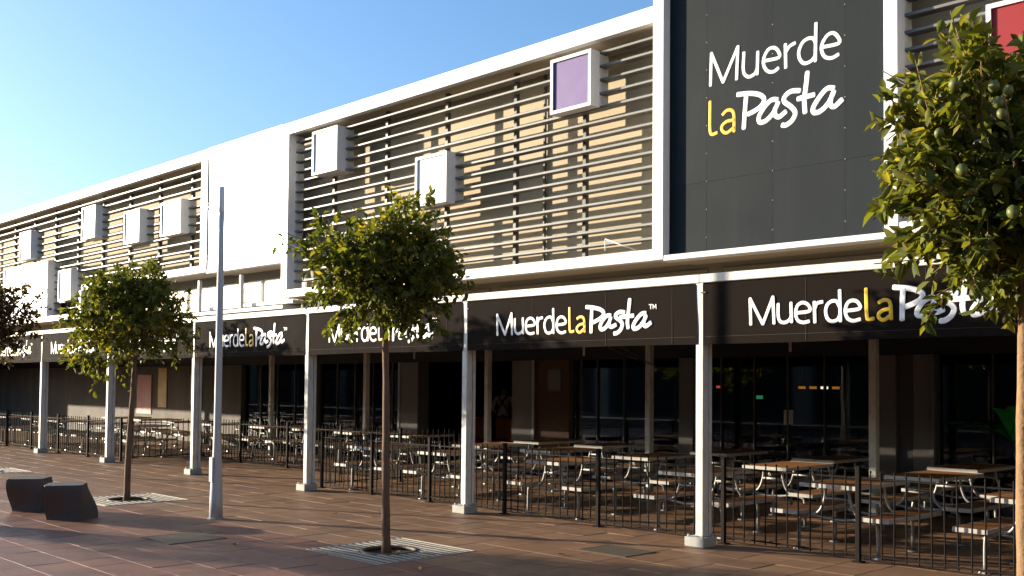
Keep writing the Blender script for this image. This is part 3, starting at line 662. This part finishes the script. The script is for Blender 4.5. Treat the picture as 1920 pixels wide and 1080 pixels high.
def tree(x, y, name, label, rx, rz, cz, ntwig, nleaf, fill, size, seed, lobes, trunk_r, bark, lean, leafm, yellow=0.3, fruit=0):
    t = thing(name, (x, y, 0), label, 'tree', 'citrus trees along the pavement')
    r = random.Random(seed); zt = cz - rz * .75
    pts = []
    for k in range(15):
        s = k / 14; pts.append((x + lean[0] * s + .012 * math.sin(5 * s + seed), y + lean[1] * s + .012 * math.cos(6 * s + seed), -.05 + s * (zt + .35)))
    rad = [trunk_r * (1.18 - .45 * k / 14 + (.25 if k == 0 else 0) + .05 * math.sin(k * 2.3 + seed)) for k in range(15)]
    V, Fs = tube_geo(pts, rad, 10)
    top = Vector(pts[-1])
    for k in range(9):
        a = k * 2.4 + r.random(); e = Vector((math.cos(a) * rx * r.uniform(.45, .8), math.sin(a) * rx * r.uniform(.45, .8), r.uniform(.25, 1.1) * rz))
        b0 = top - Vector((0, 0, r.uniform(0, .3))); q = [b0, b0 + e * .35 + Vector((0, 0, .06)), b0 + e * .7 + Vector((0, 0, .05)), b0 + e]
        v, f = tube_geo(spline(q, 3), [trunk_r * .45 * (1 - .085 * i) for i in range(10)], 6); o = len(V); V += v; Fs += [tuple(i + o for i in g) for g in f]
    link('trunk', raw([Vector(v) - Vector((x, y, 0)) for v in V], Fs, bark, True), t, (x, y, 0))
    P, F, tn, twigs = leaf_cloud((lean[0], lean[1], cz), rx, rz, ntwig, nleaf, fill, size, seed, lobes, yellow)
    me = bpy.data.meshes.new('crown'); me.vertices.add(len(P)); me.vertices.foreach_set('co', P.ravel()); me.loops.add(F.size); me.loops.foreach_set('vertex_index', F.ravel().astype(np.int32))
    me.polygons.add(len(F)); me.polygons.foreach_set('loop_start', np.arange(0, F.size, 3, dtype=np.int32)); me.update(calc_edges=True)
    at = me.attributes.new('tint', 'FLOAT', 'POINT'); at.data.foreach_set('value', tn.astype(np.float32)); me.materials.append(leafm)
    tag(link('crown', me, t, (x, y, 0)), kind='stuff')
    tag(link('twigs', tubem([tw for tw in twigs], .0035, bark, 4, caps=False), t, (x, y, 0)), kind='stuff')
    return t
def U(v): v = np.array(v, float); return v / np.linalg.norm(v)
T1 = tree(TREES[1], TY, 'citrus_tree', 'round topped citrus tree in the middle, standing in the square steel grate', .70, .66, 2.90, 520, 13, 900, .084, 3, [(U((.55, .45, .75)), .42, .035), (U((-.4, -.2, .8)), .14, .06), (U((-.8, -.5, .0)), .16, .12), (U((.6, .6, -.25)), .16, .12), (U((.2, .2, -1)), .10, .05), (U((.8, .5, .2)), .1, .1)], .037, BARK, (-.05, -.05), LEAFM, .55)
T2 = tree(TREES[2], TY, 'citrus_tree', 'citrus tree left of the lamp post, beside the dark stone stools', .76, .84, 2.56, 540, 13, 900, .088, 8, [(U((-.1, -.1, -1)), .18, .06), (U((.6, .5, .15)), .22, .12), (U((-.5, -.6, .3)), .12, .1), (U((-.5, -.5, -.6)), .14, .08)], .040, BARK, (.05, .05), LEAFM, .4)
T0 = tree(TREES[0], TY, 'lemon_tree', 'large leafy citrus tree with green fruit and pale trunk at the right edge', .70, .80, 2.91, 560, 14, 1000, .098, 21, [(U((-.6, -.6, .45)), .1, .1), (U((.1, .1, 1)), .12, .1), (U((-.9, -.35, -.6)), -.18, .10), (U((-.9, -.35, .2)), .04, .12), (U((-.2, -.8, -.6)), .06, .1)], .045, PALEBARK, (0, 0), LEAFR, .35)
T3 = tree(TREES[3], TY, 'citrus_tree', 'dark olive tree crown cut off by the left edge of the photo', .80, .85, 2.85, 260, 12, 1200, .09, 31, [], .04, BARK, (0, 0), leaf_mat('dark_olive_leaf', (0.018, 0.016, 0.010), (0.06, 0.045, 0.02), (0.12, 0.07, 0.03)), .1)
T4 = tree(-21.6, -.9, 'citrus_tree', 'citrus tree across the pavement whose shadow falls on the foreground tiles', .85, .85, 2.85, 240, 12, 1200, .095, 41, [], .04, BARK, (0, 0), LEAFM, .2)
# green fruit hanging in the front of the lemon tree crown
def fruit_mesh():
    bm = bmesh.new(); bmesh.ops.create_icosphere(bm, subdivisions=2, radius=.030)
    for v_ in bm.verts:
        v_.co.z *= 1.18
        if v_.co.z < -.034: v_.co.z -= .006
    return me_of(bm, FRUIT, True)
fm = fruit_mesh(); gdir = Vector((-TREES[0], -TY, 0)).normalized(); glat = Vector((TY, -TREES[0], 0)).normalized()
r = random.Random(5)
for (lat, z) in ((-.52, 3.30), (-.34, 3.36), (-.42, 3.08), (-.62, 3.0), (-.14, 3.30), (-.12, 3.20), (-.07, 3.26), (-.10, 3.13), (-.30, 2.85), (-.05, 2.6)):
    q = (lat / .82) ** 2 + ((z - 2.9) / .9) ** 2; dep = .74 * math.sqrt(max(.05, 1 - q)) - .06
    p = Vector((TREES[0], TY, z)) + glat * lat + gdir * dep
    o = link('fruit', fm, T0, p); s = r.uniform(.85, 1.2); o.scale = (s, s, s); o.rotation_euler = (r.uniform(-.5, .5), r.uniform(-.5, .5), 0)

# ------------------------------------------------------------------ tree grates
def tree_grate(tx, label, far=False):
    g = thing('tree_grate', (tx, 6.4, 0), label, 'tree grate', 'tree grates')
    V = [(tx - .6, 5.8), (tx + .6, 5.8), (tx + .6, 7.0), (tx - .6, 7.0)]; rr = .25
    sq = [(tx + .6 * max(-1, min(1, 1.5 * math.cos(a))), 6.4 + .6 * max(-1, min(1, 1.5 * math.sin(a)))) for a in [2 * math.pi * (k + .5) / 32 for k in range(32)]]; ci = [(tx + rr * math.cos(2 * math.pi * (k + .5) / 32), 6.38 + rr * math.sin(2 * math.pi * (k + .5) / 32)) for k in range(32)]
    link('dark_filler', raw([(x, y, -.001) for x, y in sq + ci] , [(k, (k + 1) % 32, 32 + (k + 1) % 32, 32 + k) for k in range(32)], SOIL), g)
    link('soil', raw([(tx - .3, 6.08, -.028), (tx + .3, 6.08, -.028), (tx + .3, 6.68, -.028), (tx - .3, 6.68, -.028)], [(0, 1, 2, 3)], SOIL), g)
    link('frame', boxes_mesh([(tx - .6, tx + .6, 5.8, 5.815, -.02, .006), (tx - .6, tx + .6, 6.985, 7.0, -.02, .006), (tx - .6, tx - .585, 5.815, 6.985, -.02, .006), (tx + .585, tx + .6, 5.815, 6.985, -.02, .006)], GRATE), g)
    rr = .25; V = []; Fs = []
    for k in range(32):
        a = 2 * math.pi * k / 32
        for (q, z) in ((rr, .010), (rr + .035, .010), (rr + .035, -.02), (rr, -.02)): V.append((tx + q * math.cos(a), 6.38 + q * math.sin(a), z))
    for k in range(32):
        b = (k + 1) % 32
        for j in range(4): Fs.append((k * 4 + j, k * 4 + (j + 1) % 4, b * 4 + (j + 1) % 4, b * 4 + j))
    link('ring', raw(V, Fs, COVER, True), g)
    n = 13
    for k in range(n):
        y = 5.83 + (1.14) * (k + .5) / n; dy = abs(y - 6.38); h = math.sqrt(max(0, (rr + .034) ** 2 - dy * dy)) if dy < rr + .034 else 0
        for a, b in (((tx - .584, tx - h), (tx + h, tx + .584)) if h else ((tx - .584, tx + .584),)):
            box('bar', a, b, y - .023, y + .023, -.0005, .005, GRATE, g, .0015)
    return g
gr1 = tree_grate(TREES[1], 'square slotted steel grate around the middle tree trunk'); tree_grate(TREES[2], 'pale square grate around the left citrus tree trunk'); tree_grate(TREES[3], 'pale square grate at the left edge under the dark tree')
lf = raw([(0, 0, 0), (.03, .02, .012), (.06, .015, .018), (.095, 0, .01), (.06, -.02, .02), (.03, -.02, .01), (.045, 0, .002)], [(0, 1, 6), (1, 2, 6), (2, 3, 6), (3, 4, 6), (4, 5, 6), (5, 0, 6)], POSTER_Y)
dl = link('fallen_leaf', lf, None, (TREES[1] + .22, 6.30, .012), (0, 0, 2.1)); tag(dl, 'single yellow fallen leaf lying on the middle tree grate', 'leaf', 'fallen leaves')
for x, y, a, l in ((-11.06, 7.6, 1.0, 'small fallen leaf on the brown tiles near the third awning post'), (-7.2, 5.9, 2.6, 'fallen leaf on the red tiles right of the middle grate'), (-9.6, 5.4, .3, 'fallen leaf on the red tiles left of the middle grate'), (-6.9, 7.5, 4.0, 'fallen leaf on the brown tiles below the iron cover')):
    q = link('fallen_leaf', lf, None, (x, y, .004), (0, 0, a)); tag(q, l, 'leaf', 'fallen leaves')

# ------------------------------------------------------------------ manhole covers
for (cx, cy, sx, sy, lab) in ((-10.35, 5.25, .62, .62, 'square iron cover in the red paving left of the lamp shadow'), (-6.75, 8.08, .58, .45, 'dark square iron cover in front of the nearest awning post')):
    c = thing('manhole_cover', (cx, cy, 0), lab, 'manhole cover'); box('plate', cx - sx / 2, cx + sx / 2, cy - sy / 2, cy + sy / 2, -.01, .005, COVER, c, .003)
    link('rim', boxes_mesh([(cx - sx / 2 - .018, cx + sx / 2 + .018, cy - sy / 2 - .018, cy - sy / 2 - .004, -.01, .0065), (cx - sx / 2 - .018, cx + sx / 2 + .018, cy + sy / 2 + .004, cy + sy / 2 + .018, -.01, .0065), (cx - sx / 2 - .018, cx - sx / 2 - .004, cy - sy / 2 - .004, cy + sy / 2 + .004, -.01, .0065), (cx + sx / 2 + .004, cx + sx / 2 + .018, cy - sy / 2 - .004, cy + sy / 2 + .004, -.01, .0065)], GROUT), c)

# ------------------------------------------------------------------ twisted stone stools
def stool(cx, cy, rz, label):
    bm = bmesh.new(); rings = []; n = 13; seg = 6
    for i in range(n):
        t = i / (n - 1); z = .43 * t; e = t * t * (3 - 2 * t)
        ang = R(36) + R(24) * e; ox, oy = .10 * e - .02 * math.sin(math.pi * t), -.13 * e; h = .215 + .012 * math.sin(math.pi * t)
        ring = []
        base = [(-h, -h), (h, -h), (h, h), (-h, h)]
        for k in range(4):
            a, b = base[k], base[(k + 1) % 4]
            for s in range(seg):
                q = s / seg; px, py = a[0] + (b[0] - a[0]) * q, a[1] + (b[1] - a[1]) * q
                rr = .035; px = max(-h, min(h, px)); py = max(-h, min(h, py))
                if abs(px) > h - 1e-6 and abs(py) > h - 1e-6: px *= .97; py *= .97
                ring.append(bm.verts.new((ox + px * math.cos(ang) - py * math.sin(ang), oy + px * math.sin(ang) + py * math.cos(ang), z)))
        rings.append(ring)
    m_ = len(rings[0])
    for i in range(n - 1):
        for k in range(m_): bm.faces.new((rings[i][k], rings[i][(k + 1) % m_], rings[i + 1][(k + 1) % m_], rings[i + 1][k]))
    bm.faces.new(rings[-1]); bm.faces.new(rings[0][::-1])
    top = [e for e in bm.edges if all(abs(v_.co.z - .43) < 1e-5 for v_ in e.verts)]
    bmesh.ops.bevel(bm, geom=top, offset=.012, segments=2, affect='EDGES')
    o = link('stone_stool', me_of(bm, STOOLM), None, (cx, cy, 0), (0, 0, rz)); tag(o, label, 'stool', 'twisted stone stools')
stool(-12.71, 5.0, 0, 'twisted dark stone stool in front, overlapping its neighbour')
stool(-13.80, 4.98, R(-6), 'twisted dark stone stool at the left edge, behind the front one')
stool(-12.75, 3.75, R(5), 'twisted stone stool outside the frame whose shadow crosses the red tiles')

# ------------------------------------------------------------------ lamp post
lp = thing('lamp_post', (-11.56, 6.27, 0), 'tall tapered pale grey lamp post between the left and middle trees', 'lamp post')
prof = [(0, .082), (.25, .078), (.55, .066), (.85, .052), (1.1, .046), (2.2, .042), (3.2, .039), (3.75, .037)]
link('pole', raw(*tube_geo([(0, 0, z) for z, _ in prof], [q for _, q in prof], 20), LAMP, True), lp, (-11.56, 6.27, 0))
box('hatch', -11.60, -11.52, 6.27 - .082, 6.27 - .06, .45, .75, LAMP, lp, .004)
link('base_flange', raw(*tube_geo([(0, 0, 0), (0, 0, .012)], .10, 20), LAMP), lp, (-11.56, 6.27, 0))
link('lantern', raw(*tube_geo([(0, 0, z) for z in (3.75, 3.76, 4.05, 4.07)], [.037, .041, .041, .02], 16), FROST, True), lp, (-11.56, 6.27, 0))

# ------------------------------------------------------------------ interior and small things behind the glass
def poster(x0, x1, z0, z1, M, label, y=YG - .118, frame=PANELD):
    t = thing('poster', ((x0 + x1) / 2, y, z0), label, 'poster'); box('frame', x0, x1, y - .001, y + .014, z0, z1, frame, t, .003); box('print', x0 + .03, x1 - .03, y - .005, y - .0015, z0 + .03, z1 - .03, M, t, 0)
poster(-13.35, -12.98, 1.55, 1.98, PANEL, 'small dark framed notice on the brick pier', YG - .066)
poster(-30.6, -29.6, .7, 1.9, POSTER_R, 'red printed poster on the cream wall at far left'); poster(-29.2, -28.6, .9, 2.1, POSTER_Y, 'yellow printed poster on the cream wall, beside the red one'); poster(-27.2, -26.5, 1.0, 1.9, POSTER_W, 'white poster with red print on the cream wall near the corner')
tag(box('notice_sheet', -8.42, -8.26, YG + .008, YG + .012, 1.10, 1.32, POSTER_W, None, 0), 'small white notice sheet stuck on the shopfront glass', 'notice')
LW = emit('warm_white_downlight', (1, .9, .72), .6); LO = emit('orange_menu_light', (1, .35, .05), .15); LG = emit('green_exit_light', (.1, .8, .4), .10); LR = emit('red_menu_light', (1, .1, .08), .25)
for i, (x, y, lab) in enumerate(((-9.6, 17, 'lit downlight in the ceiling behind the glass, leftmost'), (-8.2, 16.2, 'lit downlight behind the glass, second from left'), (-9.9, 19.2, 'small lit downlight deeper inside the room'), (-7.5, 17.5, 'lit downlight near the grey cladding panel'), (-15.6, 18.4, 'lit downlight inside over the entrance'))):
    d = thing('downlight', (x, y, 2.60), lab, 'downlight', 'ceiling downlights'); link('housing', raw(*tube_geo([(x, y, 2.60), (x, y, 2.749)], .05, 12), RIM), d); link('lens', raw(*tube_geo([(x, y, 2.585), (x, y, 2.5995)], .042, 12), LW), d)
for i, (x, M) in enumerate(((-11.0, LO), (-10.75, LO), (-10.5, LW), (-10.25, LO), (-13.3, LO), (-13.0, LR))):
    c = ['orange lit menu board above the counter, first', 'orange lit menu board above the counter, second', 'white lit menu board above the counter', 'orange lit menu board at the right end of the counter', 'orange lit menu board left of the grey pilaster', 'red lit menu board left of the grey pilaster'][i]
    b = thing('menu_board', (x, 19.0, 1.60), c, 'menu board', 'lit menu boards'); box('case', x - .09, x + .09, 19.0, 19.05, 1.63, 1.70, PANELD, b, .003); box('screen', x - .08, x + .08, 18.993, 18.999, 1.64, 1.69, M, b, 0); box('hanger', x - .01, x + .01, 19.02, 19.03, 1.70, 2.75, PANELD, b, .001)
ex = thing('exit_sign', (-11.4, 18.0, 1.42), 'small green lit sign glowing deep behind the glass', 'sign'); box('case', -11.46, -11.28, 18.0, 18.05, 1.42, 1.51, PANELD, ex, .003); box('screen', -11.45, -11.29, 17.993, 17.999, 1.43, 1.50, LG, ex, 0); box('stand', -11.4, -11.38, 18.02, 18.04, 0, 1.42, PANELD, ex, .001)
for k, x in enumerate((-9.6, -8.0, -6.6)):
    o = copy_tree(proto); o.location = (x, 15.8, 0); o['label'] = 'dim picnic table inside, behind the glass, ' + ('leftmost', 'middle one', 'nearest to the grey cladding')[k]
# orange seats by the entrance
for k, (x, y) in enumerate(((-17.2, 15.4), (-16.4, 15.6), (-15.6, 15.2))):
    c = thing('booth_seat', (x, y, 0), 'orange booth seat inside the entrance, ' + ('left one', 'middle one', 'right one')[k], 'seat', 'orange booth seats')
    box('seat', x - .3, x + .3, y - .25, y + .25, .3, .45, ORANGE, c, .03); box('backrest', x - .3, x + .3, y + .18, y + .27, .45, .95, ORANGE, c, .03); box('base', x - .26, x + .26, y - .2, y + .2, 0, .3, PANELD, c)

# big leafed plant graphic and planting behind the right-hand glass
def big_plant(px, py, z0, n, ln, M, label, seed, w=.11, up_=(.6, 1.2)):
    r = random.Random(seed); t = thing('leafy_plant', (px, py, 0), label, 'plant')
    link('stem', raw(*tube_geo([(px, py, .3), (px + .01, py, z0 * .6), (px, py, z0 + .05)], [.03, .025, .02], 8), FERN, True), t)
    link('pot', raw(*tube_geo([(px, py, 0), (px, py, .05), (px, py, .32), (px, py, .34)], [.15, .17, .2, .2], 14), PANELD, True), t)
    for k in range(n):
        a = k * 2.4 + r.random(); L = ln * r.uniform(.7, 1.15); el = r.uniform(*up_); P = []
        for i in range(9):
            s = i / 8; rad = L * s * math.cos(el * (1 - .6 * s)); P.append(Vector((px + math.cos(a) * rad, py + math.sin(a) * rad * .6, z0 + L * (math.sin(el) * s - .45 * s * s))))
        V, Fs = [], []
        for i, p in enumerate(P):
            s = i / 8; ww = w * math.sin(math.pi * min(1, .08 + .92 * s)) ** .7 * (1 if i else .1); sd = Vector((-math.sin(a), math.cos(a), 0))
            V += [p - sd * ww + Vector((0, 0, .02)), p, p + sd * ww + Vector((0, 0, .02))]
        for i in range(8):
            for j in range(2): Fs.append((3 * i + j, 3 * i + j + 1, 3 * i + j + 4, 3 * i + j + 3))
        link('leaf', raw(V, Fs, M, True), t)
big_plant(-4.98, 13.84, .95, 13, .95, PLASTIC, 'tall bright green broad leafed plant behind the glass at the right', 4, .11, (.7, 1.35))
big_plant(-5.75, 14.45, .3, 26, .62, FERN, 'low bushy dull green plant behind the glass beside the cladding', 9, .035, (.5, 1.3))

# ------------------------------------------------------------------ person inside the entrance (seen from behind)
def person(px, py, rz):
    J = {'pel': (0, 0, .95), 'sp1': (0, .01, 1.12), 'sp2': (0, .02, 1.30), 'neck': (0, .01, 1.45), 'hd0': (0, -.01, 1.53), 'hd1': (0, -.02, 1.62), 'hd2': (0, 0, 1.70)}
    E_ = [('pel', 'sp1'), ('sp1', 'sp2'), ('sp2', 'neck'), ('neck', 'hd0'), ('hd0', 'hd1'), ('hd1', 'hd2')]
    rad = {'pel': (.15, .11), 'sp1': (.14, .10), 'sp2': (.16, .11), 'neck': (.055, .055), 'hd0': (.07, .08), 'hd1': (.08, .10), 'hd2': (.055, .07)}
    for s, n in ((-1, 'l'), (1, 'r')):
        for nm, p, q in (('sh', (s * .17, .02, 1.40), .055), ('el', (s * .25, .03, 1.14), .042), ('wr', (s * .20, -.17, 1.02), .03), ('pa', (s * .18, -.25, 1.00), .03), ('hip', (s * .09, 0, .88), .09), ('kn', (s * .10, -.01, .50), .06), ('an', (s * .11, .02, .09), .042), ('toe', (s * .12, -.15, .04), .036)):
            J[nm + n] = p; rad[nm + n] = (q, q)
        E_ += [('sp2', 'sh' + n), ('sh' + n, 'el' + n), ('el' + n, 'wr' + n), ('wr' + n, 'pa' + n), ('pel', 'hip' + n), ('hip' + n, 'kn' + n), ('kn' + n, 'an' + n), ('an' + n, 'toe' + n)]
        for k in range(5):
            nm = 'f%d%s' % (k, n); off = (k - 1.5) * .018 if k < 4 else .035 * -s
            J[nm] = (s * .18 + off, -.33 + (.015 if k in (0, 3) else 0) + (.05 if k == 4 else 0), .985); rad[nm] = (.009, .009); E_.append(('pa' + n, nm))
    names = list(J); me = bpy.data.meshes.new('body'); me.from_pydata([J[n] for n in names], [(names.index(a), names.index(b)) for a, b in E_], [])
    o = bpy.data.objects.new('tmp_body', me); col.objects.link(o); sk = o.modifiers.new('skin', 'SKIN'); sb = o.modifiers.new('sub', 'SUBSURF'); sb.levels = 1
    for i, n in enumerate(names): me.skin_vertices[0].data[i].radius = rad[n]
    me.skin_vertices[0].data[names.index('pel')].use_root = True
    dg = bpy.context.evaluated_depsgraph_get(); fin = bpy.data.meshes.new_from_object(o.evaluated_get(dg)); bpy.data.objects.remove(o)
    fin.materials.clear()
    for M in (SHIRT, TROUS, SKIN, HAIR): fin.materials.append(M)
    for p in fin.polygons:
        c = p.center; p.use_smooth = True
        p.material_index = 1 if c.z < 1.0 and abs(c.x) < .19 and c.y > -.12 else (2 if (c.z > 1.44 and c.y < -.03) or (c.y < -.13 and c.z > .9) or 1.42 < c.z < 1.53 else (3 if c.z > 1.5 else 0))
        if c.z < .9: p.material_index = 1
    t = thing('person', (px, py, 0), 'person seen from behind in white shirt with dark crossed straps, inside the entrance', 'person', rz=rz)
    b = bpy.data.objects.new('body', fin); col.objects.link(b); b.parent = t
    st = bpy.data.objects.new('apron_straps', tubem([spline([(s * -.12, .02, 1.47), (s * -.06, .135, 1.36), (s * .08, .135, 1.16), (s * .14, .11, 1.03)], 4) for s in (-1, 1)], .016, TROUS, 6)); col.objects.link(st); st.parent = t
person(-16.6, 15.95, R(-150))
